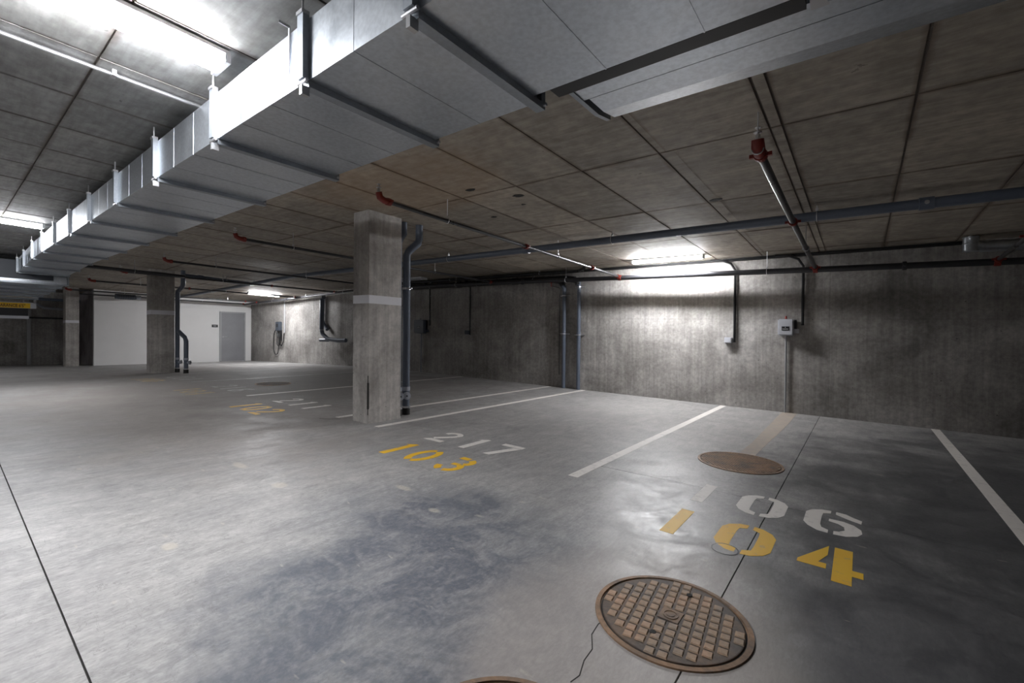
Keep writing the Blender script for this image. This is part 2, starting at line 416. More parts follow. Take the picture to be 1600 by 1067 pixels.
struct(MB().box(-26.3, 7, -9.4, -9.0, 0, 3.2).build('wall_left', CWALL))
struct(MB().box(6.8, 7.1, -9.2, W+.2, 0, 3.2).build('wall_near', CWALL))

# door in the white wall
door = struct(MB().box(-23.2, -23.165, 7.97, 8.93, .01, 2.24).build('door_1', DOORG))
MB().box(-23.2, -23.14, 7.91, 7.97, 0, 2.30).box(-23.2, -23.14, 8.93, 8.99, 0, 2.30).box(-23.2, -23.14, 7.97, 8.93, 2.24, 2.30).build('door_frame', FRAMEG, door)
MB().tube([(-23.165, 8.05, 1.13), (-23.10, 8.05, 1.13), (-23.10, 8.20, 1.13)], .013).lathe([(.035, 0), (.035, .012)], (-23.165, 8.05, 1.13), 'x').build('door_handle', ZINC, door, label='steel lever handle')
for z in (.25, 1.12, 2.0): MB().tube([(-23.155, 8.935, z-.05), (-23.155, 8.935, z+.05)], .01, 8).build('hinge', ZINC, door)
MB().box(-23.165, -23.15, 7.97, 8.93, .0, .02).build('threshold', ZINC, door)
pq = thing('room_sign', 'small black room plaque on the white wall beside the grey door', 'sign', (-23.2, 7.72, 1.58))
MB().box(-23.2, -23.185, 7.60, 7.84, 1.57, 1.69).build('plate', BLACK, pq)
MB().box(-23.185, -23.182, 7.66, 7.78, 1.625, 1.64).build('lettering', LETW, pq)

# ------------------------------------------------------------------ columns
def column(x0, x1, y0, y1, label, bz=(1.65, 1.765)):
    t = thing('concrete_column', label, 'column', ((x0+x1)/2, (y0+y1)/2, 0), 'square concrete columns')
    ch = .012; h = CE((y0+y1)/2)+.02
    mb = MB()
    poly = [(x0+ch, y0), (x1-ch, y0), (x1, y0+ch), (x1, y1-ch), (x1-ch, y1), (x0+ch, y1), (x0, y1-ch), (x0, y0+ch)]
    mb.prism(poly, 0, h-.012).build('shaft', CCOL, t)
    e = .0025
    mb = MB()
    po = [(x0-e+ch, y0-e), (x1+e-ch, y0-e), (x1+e, y0-e+ch), (x1+e, y1+e-ch), (x1+e-ch, y1+e), (x0-e+ch, y1+e), (x0-e, y1+e-ch), (x0-e, y0-e+ch)]
    mb.prism(po, *bz).build('painted_band', WHITEB, t, label='white painted band')
    return t
c1 = column(-5.67, -5.30, 3.60, 4.16, 'nearest square concrete column with a white band, at the end of a stall line')
MB().prism([(-5.318, 3.6), (-5.313, 3.596), (-5.296, 3.613), (-5.3, 3.622)], .2, .56).prism([(-5.308, 3.601), (-5.306, 3.6), (-5.2985, 3.607), (-5.3, 3.61)], .12, .66).build('chipped_edge', CRACKM, c1, label='dark chipped corner low on the column')
column(-15.98, -15.61, 3.62, 4.18, 'middle concrete column with a white band, before the white wall', (1.66, 1.78))
column(-23.7, -23.19, 2.87, 3.24, 'farthest concrete column, left of the white wall', (1.62, 1.72))

# ------------------------------------------------------------------ ventilation duct
DY0, DY1, DZ0, DZ1 = 1.15, 2.0, 2.55, 2.86
duct = thing('ventilation_duct', 'long galvanised rectangular duct running under the ceiling', 'duct', (-7, 1.57, DZ0))
ribs = [-.08, -1.40, -2.24, -3.44, -4.78, -6.16, -7.51, -8.86, -10.2, -11.6, -13.0, -14.4, -15.74]
XS = [1.6]+ribs
for a, b_ in zip(XS, XS[1:]):
    DY1 = 1.93 if a > -1.3 else 2.0
    MB().box(b_+.004, a-.004, DY0, DY1, DZ0, DZ1).build('duct_section', GALV, duct)
    ns = 3 if a-b_ > 1 else (2 if a-b_ > .7 else 1)
    for k in range(1, ns):
        x = b_+(a-b_)*k/ns
        MB().box(x-.003, x+.003, DY0-.0015, DY1+.0015, DZ0-.002, DZ1+.001).build('seam', GALV, duct)
for x in ribs:
    DY1 = 1.93 if x > -1.3 else 2.0
    e = .034; t_ = .028
    MB().box(x-t_, x+t_, DY0-e, DY0, DZ0, DZ1+.02).build('side_flange', GALVD, duct)
    MB().box(x-t_, x+t_, DY1, DY1+e, DZ0, DZ1+.02).build('side_flange', GALVD, duct)
    MB().box(x-t_, x+t_, DY0-.0, DY1+e, DZ0-e, DZ0).build('bottom_flange', GALVD, duct)
    for yy in (DY0-.02, DY1+.02):
        MB().tube([(x-t_-.018, yy, DZ0-.012), (x+t_+.018, yy, DZ0-.012)], .009, 8).build('bolt', ZINC, duct)
        MB().box(x-.03, x+.03, yy-.02, yy+.02, DZ1+.012, DZ1+.03).tube([(x, yy, DZ1+.02), (x, yy, CE(yy)-.004)], .006, 8).build('hanger_rod', ZINC, duct)
    if x > -6: MB().box(x-.012, x+.012, DY0-.03, DY0+.012, DZ0-.075, DZ0-.03).build('corner_tab', ZINC, duct)
# hanging strap on the near section
MB().box(-2.42, -2.405, DY0-.008, DY0-.003, DZ0+.02, DZ1+.03).tube([(-2.41, DY0-.006, DZ1+.03), (-2.43, DY0-.05, DZ1+.045)], .008, 6).build('slip_strap', ZINC, duct)

d2 = thing('branch_duct', 'wider flat duct plate beside the near end of the long duct', 'duct', (.4, 2.35, 2.64))
def sect(prof, xa, xb, name, mat, par):
    n = len(prof); mb = MB()
    mb.add([(xa, y, z) for y, z in prof]+[(xb, y, z) for y, z in prof],
           [tuple(range(n)), tuple(reversed(range(n, 2*n)))]+[(i, (i+1) % n, n+(i+1) % n, n+i) for i in range(n)])
    return mb.build(name, mat, par)
sect([(2.14, 2.645), (2.285, 2.645), (2.285, 2.90), (2.14, 2.90)], -1.28, 1.7, 'duct_section', GALV, d2)
sect([(2.29, 2.645), (2.47, 2.645), (2.62, 2.672), (2.62, 2.90), (2.29, 2.90)], -1.24, 1.7, 'duct_section', GALV, d2)
MB().box(-1.30, -.18, 1.972, 2.06, 2.575, 2.84).build('side_channel', BLACK, d2, label='dark channel in the slot between the ducts')
sect([(2.14, 2.638), (2.47, 2.638), (2.63, 2.668), (2.63, 2.91), (2.14, 2.91)], -1.30, -1.272, 'end_flange', GALVD, d2)
MB().box(-.17, -.11, 1.985, 2.12, 2.60, 2.64).box(-.16, -.12, 2.0, 2.04, 2.64, 2.9).build('hanger_bracket', ZINC, d2)

d3 = thing('lower_duct', 'wide ribbed metal duct dropping lower at the far end', 'duct', (-18.5, .7, 2.33))
LX = [-15.9, -16.9, -18.0, -19.1, -20.3, -21.6]
for a, b_ in zip(LX, LX[1:]): MB().box(b_+.005, a-.005, -1.2, 2.0, 2.34, 2.84).build('duct_section', GALV, d3)
for x in LX:
    MB().box(x-.03, x+.03, -1.23, 2.03, 2.30, 2.34).box(x-.03, x+.03, 2.0, 2.03, 2.34, 2.85).build('flange', GALVD, d3)
MB().box(-15.868, -15.84, -1.2, 1.75, 2.41, 2.84).build('dimming_sheet', PLASD, d3, label='dark sheet added to dim the duct end')  # dark sheet added to keep the lamp-facing duct end from glaring

# ------------------------------------------------------------------ lights
def batten(name, x0, x1, y0, y1, label, lit='near', drop=.009):
    cx, cy = (x0+x1)/2, (y0+y1)/2; zc = CE(cy)-drop
    t = thing(name, label, 'light fixture', (cx, cy, zc-.09), 'ceiling tube lights')
    lx, ly = x1-x0, y1-y0
    MB().box(x0, x1, y0, y1, zc-.022, zc).build('housing', HOUS, t, tilt=cy)
    e = .012
    if lx > ly: prof = [(y0+e, zc-.022), (y0+e, zc-.06), (y0+ly*.3, zc-.075), (y1-ly*.3, zc-.075), (y1-e, zc-.06), (y1-e, zc-.022)]
    else: prof = [(x0+e, zc-.022), (x0+e, zc-.055), (x0+lx*.3, zc-.08), (x1-lx*.3, zc-.08), (x1-e, zc-.055), (x1-e, zc-.022)]
    n = len(prof); mb = MB()
    if lx > ly: vs = [(x0+.03, p, z) for p, z in prof]+[(x1-.03, p, z) for p, z in prof]
    else: vs = [(p, y0+.03, z) for p, z in prof]+[(p, y1-.03, z) for p, z in prof]
    mb.add(vs, [tuple(range(n)), tuple(reversed(range(n, 2*n)))]+[(i, (i+1) % n, n+(i+1) % n, n+i) for i in range(n)])
    mb.build('diffuser', LIT[lit] if lit else UNLIT, t, tilt=cy)
    for q in ((x0, x0+.03, y0, y1), (x1-.03, x1, y0, y1)) if lx > ly else ((x0, x1, y0, y0+.03), (x0, x1, y1-.03, y1)):
        MB().box(*q, zc-.075, zc-.022).build('end_cap', HOUS, t, tilt=cy)
    return t
batten('tube_light', -3.66, -2.28, 8.56, 8.66, 'lit tube light above the long concrete wall, over the empty stall', 'wall')
batten('tube_light', -3.29, -3.06, -.20, 1.10, 'large lit tube light at the top left, nearest the camera')
batten('tube_light', -11.35, -11.10, -.20, 1.12, 'lit tube light left of the duct, farther down the aisle', 'aisle')
batten('tube_light', -18.95, -18.80, 7.4, 8.6, 'lit tube light near the grey door and car charger', 'charger')
batten('tube_light', -11.1, -9.85, 8.42, 8.64, 'unlit grey tube light behind the nearest column', lit=False)
batten('tube_light', -19.3, -19.05, -3.2, -1.9, 'unseen tube light at the end of the aisle, lighting the white wall', lit='end')  # out-of-view lamp added to brighten the left of the white wall

# ------------------------------------------------------------------ sprinkler pipes
def hanger(t, x, y, z, r, along='y'):
    mb = MB()
    n = 12; R_ = r+.007
    pts = []
    for k in range(n+1):
        a = -math.pi/2+2*math.pi*k/n
        if along == 'y': pts.append((x+R_*math.cos(a), y, z+R_*math.sin(a)))
        else: pts.append((x, y+R_*math.cos(a), z+R_*math.sin(a)))
    mb.tube(pts, .005, 5)
    mb.tube([(x, y, z+R_), (x, y, CE(y)-.004)], .0055, 6)
    mb.box(x-.013, x+.013, y-.013, y+.013, z+R_, z+R_+.03)
    return mb.build('hanger', ZINC, t)
def coupling(t, x, y, z, r, along='y', mat=None):
    mb = MB(); w_ = .025
    mb.lathe([(r+.004, -w_), (r+.016, -w_), (r+.018, -w_*.4), (r+.018, w_*.4), (r+.016, w_), (r+.004, w_)], (x, y, z), along, 14)
    if along == 'y': mb.box(x-r-.045, x+r+.045, y-.014, y+.014, z-.013, z+.013)
    else: mb.box(x-.014, x+.014, y-r-.045, y+r+.045, z-.013, z+.013)
    return mb.build('coupling', mat or RED, t)
MAINY = 8.85
def mz(x):   # height of the main line
    return 2.42+(2.66-2.42)*max(0, min(1, (1.7-x)/15.2))
def branch(x, y0, label, x1=None, r=.024, elbow=True, couplings=(), hang=()):
    x1 = x if x1 is None else x1
    X = lambda y: x+(x1-x)*(y-y0)/(MAINY-y0)
    z0 = CE(y0)-.27 if x > -13 else CE(y0)-.25
    zb = mz(x1)+.02
    Z = lambda y: z0+(zb-z0)*(y-y0)/(MAINY-y0)
    t = thing('sprinkler_branch', label, 'sprinkler pipe', (x, (y0+MAINY)/2, Z((y0+MAINY)/2)-r), 'sprinkler branch pipes')
    MB().tube([(x, y0, z0), (X(MAINY-.06), MAINY-.06, Z(MAINY-.06))], r, 12).build('pipe', STEELB if x > -5 else STEELP, t, smooth=True)
    if elbow:
        e = .06
        MB().tube([(X(y0+e*1.2), y0+e*1.2, Z(y0+e)), (x, y0+.02, z0), (x, y0-.03, z0+.02), (x, y0-.045, z0+.07)], r+.011, 12).build('elbow', RED, t, smooth=True, label='red painted elbow')
        coupling(t, X(y0+.08), y0+.08, Z(y0+.08), r)
        MB().lathe([(.016, 0), (.016, .035), (.010, .036), (.010, .05), (.028, .052), (.028, .056), (.006, .057), (.006, .085), (.02, .086), (.02, .09)], (x, y0-.045, z0+.065), 'z', 12).build('sprinkler_head', ZINC, t, smooth=True)
    for y in couplings: coupling(t, X(y), y, Z(y), r)
    coupling(t, X(MAINY-.095), MAINY-.095, Z(MAINY-.095), r)
    for y in hang: hanger(t, X(y), y, Z(y), r)
    return t
branch(-.60, 3.66, 'right-hand sprinkler pipe with a red elbow hanging from a rod', r=.03, couplings=(5.75,), hang=(3.62, 7.2))
branch(-4.03, 2.90, 'sprinkler pipe right of the nearest column, from red elbow to the wall', couplings=(5.5, 7.6), hang=(3.85, 6.4))
branch(-7.75, 2.90, 'sprinkler pipe passing behind the nearest column', x1=-7.55, hang=(3.75, 6.9), couplings=(5.9,))
branch(-11.95, 3.05, 'sprinkler pipe with red elbow above the middle column, on its near side', x1=-12.1, hang=(4.0, 6.2))
branch(-15.0, 2.90, 'sprinkler pipe crossing just in front of the middle column top', hang=(5.2,), couplings=(6.6,))
branch(-17.9, 2.75, 'sprinkler pipe crossing behind the middle column', hang=(3.9, 6.3), couplings=(5.2,))
branch(-21.4, 2.7, 'sprinkler pipe in front of the white wall, catching the far light', hang=(4.2, 7.6), couplings=(8.3, 5.0))
branch(-22.8, 3.2, 'last sprinkler pipe, closest to the white wall', elbow=False, hang=(4.9, 7.1), couplings=(5.9,))
branch(1.45, 4.4, 'sprinkler pipe at the right edge of the picture', couplings=(7.4,), hang=(6.0,), elbow=False)

mp = thing('sprinkler_main', 'black main sprinkler pipe running along the long concrete wall', 'sprinkler pipe', (-10, MAINY, mz(-10)-.045))
XM = [6.5, 1.7, -6, KX, -22.9]
MB().tube([(x, MAINY, mz(x)) for x in XM], .048, 14).build('pipe', STEELP, mp, smooth=True)
for x in (-6.6, .5, -13.1, -18.7): coupling(mp, x, MAINY, mz(x), .048, 'x', STEELP)
for x in (-.6, -4.03, -7.55, -12.1, -15.0, -17.9, -21.4, 1.45): MB().lathe([(.05, -.035), (.058, -.03), (.058, .03), (.05, .035)], (x, MAINY, mz(x)), 'x', 14).build('tee_collar', RED if x > -5 else STEELP, mp, smooth=True)
for x in (-1.3, -5.35, -8.9, -14.5, -17.2, -20.0, 1.8): hanger(mp, x, MAINY, mz(x), .048, 'x')
MB().tube([(-5.75, MAINY, mz(-5.75)), (-5.75, MAINY, mz(-5.75)-.14)], .012, 8).lathe([(.025, 0), (.025, .03)], (-5.75, MAINY, mz(-5.75)-.06), 'z', 10).build('drain_valve', RED, mp, label='small red drain valve')
MB().tube([(-5.75, W-.03, 2.40), (-5.75, W-.03, .3)], .007, 6).build('drain_tube', STEELP, mp)
MB().tube([(-5.75, MAINY, 2.42), (-5.75, W-.03, 2.40)], .007, 6).build('drain_tube', STEELP, mp)

# ------------------------------------------------------------------ drain pipes
dp = thing('drain_pipe', 'blue-grey plastic drain pipe slung below the ceiling across the stalls', 'drain pipe', (-3, 6.3, 2.65))
dz = lambda x: 2.755 if x > KX else 2.70
MB().tube([(5.5, 6.32, 2.74), (0, 6.30, 2.745), (-6.8, 6.30, 2.745), (KX, 6.27, 2.76), (-22.6, 6.2, 2.785)], .055, 16).build('pipe', PVC, dp, smooth=True)
for x in (-4.62, .52, -11.4): MB().lathe([(.057, -.06), (.066, -.058), (.066, .058), (.057, .06)], (x, 6.30, 2.745 if x > -10 else 2.756), 'x', 16).build('coupling', PVC, dp, smooth=True)
for x in (-3.0, -.42, -6.55, -9.5, -15.4, -18.9): hanger(dp, x, 6.3 if x > -10 else 6.23, 2.745 if x > -7 else (2.75 if x > -12 else 2.77), .055, 'x')
MB().lathe([(.02, 0), (.022, .004), (.004, .006)], (.52, 6.3-.068, 2.745), 'y', 10).build('cap', ZINC, dp)
cp = thing('cross_drain_pipe', 'dark drain pipe from the middle column towards the long drain pipe', 'drain pipe', (-15.4, 5.3, 2.7))
MB().tube([(-15.22, 4.27, 2.78), (-15.25, 4.6, 2.77), (-15.4, 6.1, 2.735)], .055, 14).build('pipe', PVC, cp, smooth=True)
MB().lathe([(.066, -.07), (.07, 0), (.066, .07)], (-15.25, 4.7, 2.768), 'y', 14).build('coupling', PVC, cp, smooth=True)
hanger(cp, -15.33, 5.4, 2.752, .055)

bd = thing('black_drain_pipe', 'thick black drain pipe high on the wall left of the lit stall', 'drain pipe', (-9, 9.08, 2.5))
MB().tube([(-5.25, 9.10, 2.56), (-5.5, 9.08, 2.60), (-13.5, 9.08, 2.64)], .075, 16).build('pipe', ABS, bd, smooth=True)
MB().tube([(-5.6, 9.13, 2.45), (-5.68, 9.12, 2.54), (-6.0, 9.08, 2.60)], .06, 14).build('elbow', ABS, bd, smooth=True)
MB().tube([(-5.21, 9.13, 2.45), (-5.23, 9.12, 2.54), (-5.5, 9.08, 2.60)], .06, 14).build('elbow', ABS, bd, smooth=True)
for x in (-7.0, -9.0, -11.2): MB().lathe([(.077, -.08), (.088, -.078), (.088, .078), (.077, .08)], (x, 9.08, 2.60+(-5.5-x)*.005), 'x', 16).build('coupling', ABS, bd, smooth=True)
for x in (-6.4, -8.3, -10.2, -12.4): hanger(bd, x, 9.08, 2.60+(-5.5-x)*.005, .075, 'x')
ud = thing('upper_black_pipe', 'second black pipe just under the ceiling above the thick one', 'drain pipe', (-9, 9.0, 2.75))
MB().tube([(-5.0, 9.02, 2.745), (-13.5, 9.02, 2.78)], .035, 12).build('pipe', ABS, ud, smooth=True)
MB().tube([(-4.75, 8.6, 2.74), (-5.1, 9.02, 2.745)], .035, 12).build('elbow', ABS, ud, smooth=True)
for x in (-6.2, -9.3, -12): hanger(ud, x, 9.02, 2.75+(-5-x)*.004, .035, 'x')

def wall_pipe(x, label, zc):
    t = thing('wall_downpipe', label, 'drain pipe', (x, 9.19, 0), 'downpipes on the concrete wall')
    MB().tube([(x, 9.19, .005), (x, 9.19, zc[0]), ], .045, 14).build('pipe', PVC, t, smooth=True)
    MB().tube([(x, 9.19, zc[0]), (x, 9.19, zc[0]+.06), (x-.09, 9.16, 2.50)] if x < -5.4 else [(x, 9.19, zc[0]), (x, 9.16, 2.52)], .05, 14).build('elbow', PVC, t, smooth=True)
    for z in zc[1:]:
        MB().lathe([(.046, -.012), (.053, -.012), (.053, .012), (.046, .012)], (x, 9.19, z), 'z', 14).box(x-.13, x+.13, W-.035, W-.004, z-.010, z+.010).build('clamp', ZINC, t, label='shiny pipe clamp')
    MB().lathe([(.046, -.04), (.052, -.04), (.052, .04), (.046, .04)], (x, 9.19, 1.05 if x < -5.4 else 1.3), 'z', 14).build('coupling', PVC, t, smooth=True)
    return t
wall_pipe(-5.60, 'left downpipe of the pair on the wall beside the lit stall', (2.33, 2.21, 1.30))
wall_pipe(-5.20, 'right downpipe of the pair on the wall beside the lit stall', (2.42, 2.40, 1.28))

# pipes beside columns
def downpipe(pts, r, label, name='column_downpipe', band=None, clean=None, foot=True):
    t = thing(name, label, 'drain pipe', (pts[0][0], pts[0][1], 0), 'downpipes beside the columns')
    z0 = .13
    P = [(pts[0][0], pts[0][1], z0)]+[p for p in pts[1:]]
    MB().tube(P, r, 16).build('pipe', PVC, t, smooth=True)
    if foot:
        MB().tube([(pts[0][0], pts[0][1], .002), (pts[0][0], pts[0][1], .105)], r+.006, 16).build('rubber_sleeve', RUBBER, t, smooth=True)
        MB().lathe([(r+.004, 0), (r+.011, .002), (r+.011, .028), (r+.004, .03)], (pts[0][0], pts[0][1], .105), 'z', 16).box(pts[0][0]+r-.01, pts[0][0]+r+.04, pts[0][1]-.012, pts[0][1]+.012, .108, .13).build('steel_clamp', ZINC, t)
    if clean:
        cx, cy = pts[0][0], pts[0][1]; d = Vector(clean).normalized(); c = Vector((cx, cy, .30))
        MB().tube([c, c+d*(r+.035)], .045, 14).build('cleanout_branch', PVCL, t, smooth=True)
        MB().tube([c+d*(r+.03), c+d*(r+.055)], .058, 18).build('cleanout_cap', PVCL, t, smooth=True, label='round pale cleanout cap')
        MB().tube([c+d*(r+.055), c+d*(r+.07)], .014, 4).build('cap_plug', BLACK, t)
        MB().lathe([(r+.001, -.03), (r+.008, -.03), (r+.008, .03), (r+.001, .03)], (cx, cy, .40), 'z', 16).build('coupling', PVCL, t, smooth=True)
    if band:
        MB().lathe([(r+.002, -.015), (r+.009, -.015), (r+.009, .015), (r+.002, .015)], (pts[0][0], pts[0][1], band), 'z', 16).box(pts[0][0]-.02, pts[0][0]+r+.07, pts[0][1]-.008, pts[0][1]+.008, band-.01, band+.01).build('pipe_clamp', ZINC, t)
    return t
downpipe([(-5.50, 4.41, 0), (-5.50, 4.41, 2.44), (-5.48, 4.43, 2.50), (-5.38, 4.53, 2.64), (-5.37, 4.54, 2.70), (-5.37, 4.54, CE(4.5)-.004)], .056,
         'thicker blue-grey downpipe with an offset top beside the nearest column', band=1.93, clean=(.85, -.5, 0))
downpipe([(-5.50, 4.262, 0), (-5.50, 4.262, 2.60), (-5.48, 4.275, 2.66), (-5.43, 4.30, 2.74), (-5.43, 4.30, CE(4.3)-.004)], .045,
         'thinner downpipe tight against the nearest column', clean=(.95, -.25, 0))
downpipe([(-15.70, 4.27, 0), (-15.70, 4.27, 2.30), (-15.66, 4.27, 2.36), (-15.28, 4.27, 2.46), (-15.22, 4.27, 2.52), (-15.22, 4.27, CE(4.3)-.004)], .055,
         'tall downpipe with an offset top against the middle column', clean=(.6, .8, 0))
downpipe([(-14.95, 4.27, 0), (-14.95, 4.27, .90), (-15.02, 4.27, 1.0), (-15.58, 4.27, 1.19)], .055,
         'short downpipe branching off right of the middle column', clean=(.6, .8, 0))

# dark elbowed pipes on the wall right of the charger
ep = thing('elbowed_pipe', 'front dark pipe dropping to an elbow on the far wall, right of the charger', 'drain pipe', (-15.9, 9.0, .9), 'elbowed pipes on the far wall')
MB().tube([(-16.0, 8.92, 2.56), (-16.1, 8.92, 2.50), (-16.12, 8.92, 1.35), (-16.05, 8.92, 1.18), (-15.7, 8.95, .98), (-15.2, 9.05, .93), (-14.8, 9.12, .93)], .075, 14).build('pipe', PVC, ep, smooth=True)
MB().tube([(-16.2, 8.92, .95), (-15.7, 8.95, .95)], .07, 14).build('cleanout_stub', PVC, ep, smooth=True)
MB().lathe([(.077, -.02), (.085, -.02), (.085, .02), (.077, .02)], (-16.12, 8.92, 1.33), 'z', 14).build('clamp', ZINC, ep)
ep = thing('elbowed_pipe', 'rear dark pipe with a bent foot on the far wall, right of the charger', 'drain pipe', (-16.5, 9.1, 1.3), 'elbowed pipes on the far wall')
MB().tube([(-16.4, 9.17, 2.64), (-16.5, 9.17, 2.55), (-16.52, 9.17, 1.72), (-16.45, 9.17, 1.6), (-16.15, 9.17, 1.36)], .07, 14).build('pipe', PVC, ep, smooth=True)
MB().lathe([(.077, -.04), (.08, 0), (.077, .04)], (-16.52, 9.17, 1.95), 'z', 14).build('coupling', PVC, ep, smooth=True)

# ------------------------------------------------------------------ conduits and boxes on the wall
def conduit(pts, r, label, clips=(), name='conduit', mat=None, group=None):
    t = thing(name, label, 'conduit', (pts[0][0], pts[0][1], pts[0][2]), group)
    MB().tube(pts, r, 8).build('tube', mat or ABS, t, smooth=True)
    for c in clips: MB().box(c[0]-.02, c[0]+.02, W-.035, W-.002, c[2]-.012, c[2]+.012).build('clip', ZINC, t)
    return t
CY = W-.035
conduit([(1.2, CY, 2.775), (-5.0, CY, 2.775), (-14, CY, 2.77)], .027, 'black conduit along the top edge of the concrete wall', [(x, 0, 2.775) for x in (.2, -1.1, -4.1, -6.4)])
def drop(x, zt, zb, label):
    return conduit([(x-.42, CY-.055, 2.78), (x-.22, CY-.055, 2.77), (x-.07, CY-.03, 2.70), (x, CY, 2.58), (x, CY, zb)], .022, label,
                   [(x, 0, 2.35), (x, 0, zb+.2)], group='conduits dropping down the wall')
drop(-1.88, 0, 1.22, 'black conduit dropping to the small box under the tube light')
drop(-.80, 0, 1.55, 'black conduit dropping to the white panel with the red beacon')
drop(-8.71, 0, 1.20, 'black conduit dropping down the dark wall to an outlet box')
drop(-10.40, 0, 1.45, 'black conduit dropping to the dark control panel')
def small_box(x, z, label, mat):
    t = thing('outlet_box', label, 'outlet box', (x, W-.04, z), 'small outlet boxes on the wall')
    MB().box(x-.065, x+.065, W-.075, W-.001, z-.055, z+.055).build('body', mat, t, bevel=.006)
    MB().box(x-.05, x+.05, W-.08, W-.075, z-.04, z+.04).build('cover', mat, t)
    return t
small_box(-1.985, 1.255, 'small pale outlet box on the brightly lit wall', PLASW)
small_box(-8.82, 1.27, 'small outlet box on the dark wall left of the downpipes', PLASD)
def panel(x0, x1, z0, z1, label, body, beacon, pole, pmat):
    cx = (x0+x1)/2
    t = thing('control_panel', label, 'control panel', (cx, W-.06, z0), 'wall control panels')
    MB().box(x0, x1, W-.12, W-.001, z0, z1).build('enclosure', body, t, bevel=.018)
    MB().box(x0+.012, x1-.012, W-.14, W-.118, z0+.012, z1-.012).build('door', body, t, bevel=.008)
    MB().box(cx-.055, cx+.06, W-.144, W-.139, (z0+z1)/2-.055, (z0+z1)/2+.015).build('nameplate', BLACK, t, label='black nameplate')
    mb = MB().lathe([(.006, 0), (.006, .002)], (cx, W-.1455, (z0+z1)/2+.0), 'y', 10)
    for k in range(9): mb.box(cx-.042+k*.0098, cx-.036+k*.0098, W-.1455, W-.1435, (z0+z1)/2-.036, (z0+z1)/2-.024)
    mb.build('lettering', LETW, t)
    MB().lathe([(.02, 0), (.022, .01), (.017, .012), (.017, .045), (.012, .055)], (cx-.0, W-.07, z1), 'z', 12).build('beacon', beacon, t, smooth=True)
    MB().box(x1+.0, x1+.04, W-.06, W-.02, z0+.12, z1-.01).build('conduit_fitting', BLACK, t)
    MB().box(x1+.005, x1+.075, W-.05, W-.002, z0+.045, z0+.12).build('junction_box', body, t)
    MB().tube([(cx-.0, W-.03, .003), (cx-.0, W-.03, z0+.01)], .014, 10).build('supply_conduit', pole, t, smooth=True)
    return t
panel(-1.165, -.925, 1.365, 1.655, 'pale grey wall panel with black nameplate and red beacon in the lit stall', PLASW, RED, mat_metal('grey_emt', (.42, .43, .45), .4, .6), None)
panel(-11.03, -10.55, 1.2, 1.62, 'dark wall panel in the shaded stall behind the nearest column', PLASD, PLASD, PVC, None)

# ceiling conduit left of the duct
cc = thing('ceiling_conduit', 'thin bright steel conduit on the ceiling left of the duct', 'conduit', (-3.97, .3, 2.96))
MB().tube([(-3.97, -6, CE(-6)-.028), (-3.97, 1.6, CE(1.6)-.028)], .014, 8).build('tube', ZINC, cc, smooth=True)
for y in (-3, -.6, .72): MB().box(-4.0, -3.94, y-.012, y+.012, CE(y)-.045, CE(y)-.003).build('clip', ZINC, cc)

# EV charger
ev = thing('car_charger', 'dark wall-mounted car charger with looped black cable by the grey door', 'charger', (-20.2, W-.06, 1.38))
MB().box(-20.38, -20.02, W-.14, W-.001, 1.38, 1.78).build('body', PLASD, ev, bevel=.02)
MB().box(-20.28, -20.12, W-.15, W-.14, 1.55, 1.68).build('screen', BLACK, ev)
MB().box(-20.12, -20.02, W-.10, W-.001, .95, 1.40).build('holster', BLACK, ev)
def loop(cx, cz, rx, rz, y, n=22, a0=0, a1=2*math.pi):
    return [(cx+rx*math.cos(a0+(a1-a0)*k/n), y-.01*math.sin(k), cz+rz*math.sin(a0+(a1-a0)*k/n)) for k in range(n+1)]
MB().tube(loop(-20.45, .88, .27, .55, W-.06), .017, 8).build('cable', BLACK, ev, smooth=True)
MB().tube(loop(-20.18, 1.02, .14, .30, W-.09), .017, 8).build('cable', BLACK, ev, smooth=True)
MB().tube([(-20.15, W-.08, 1.0), (-20.05, W-.08, .78), (-19.92, W-.07, .72), (-19.8, W-.06, .9), (-19.74, W-.05, 1.27)], .02, 8).build('power_lead', BLACK, ev, smooth=True)
MB().tube([(-20.28, W-.1, 1.36), (-20.22, W-.12, 1.24), (-20.16, W-.10, 1.12)], .034, 10).build('plug', BLACK, ev, smooth=True)
conduit([(-19.74, CY, 2.70), (-19.74, CY, 1.30)], .02, 'grey conduit feeding the car charger', [(-19.74, 0, 1.5)], mat=PLASW)

# inline vent fitting at right
vf = thing('vent_fitting', 'short galvanised vent stub above the pipes at the right', 'vent', (1.2, 8.95, 2.57))
MB().tube([(1.2, 8.9, 2.60), (1.2, 8.9, 2.80)], .085, 18).build('collar', GALV, vf, smooth=True)
for z in (2.60, 2.70, 2.79): MB().lathe([(.086, -.008), (.092, 0), (.086, .008)], (1.2, 8.9, z), 'z', 18).build('bead', GALV, vf)
MB().tube([(1.2, 8.9, 2.70), (1.32, 8.95, 2.66), (2.5, 9.0, 2.66)], .08, 16).build('elbow', GALV, vf, smooth=True)
MB().tube([(1.2, 8.9, 2.80), (1.2, 8.9, CE(8.9)-.003)], .02, 8).build('rod', ZINC, vf)

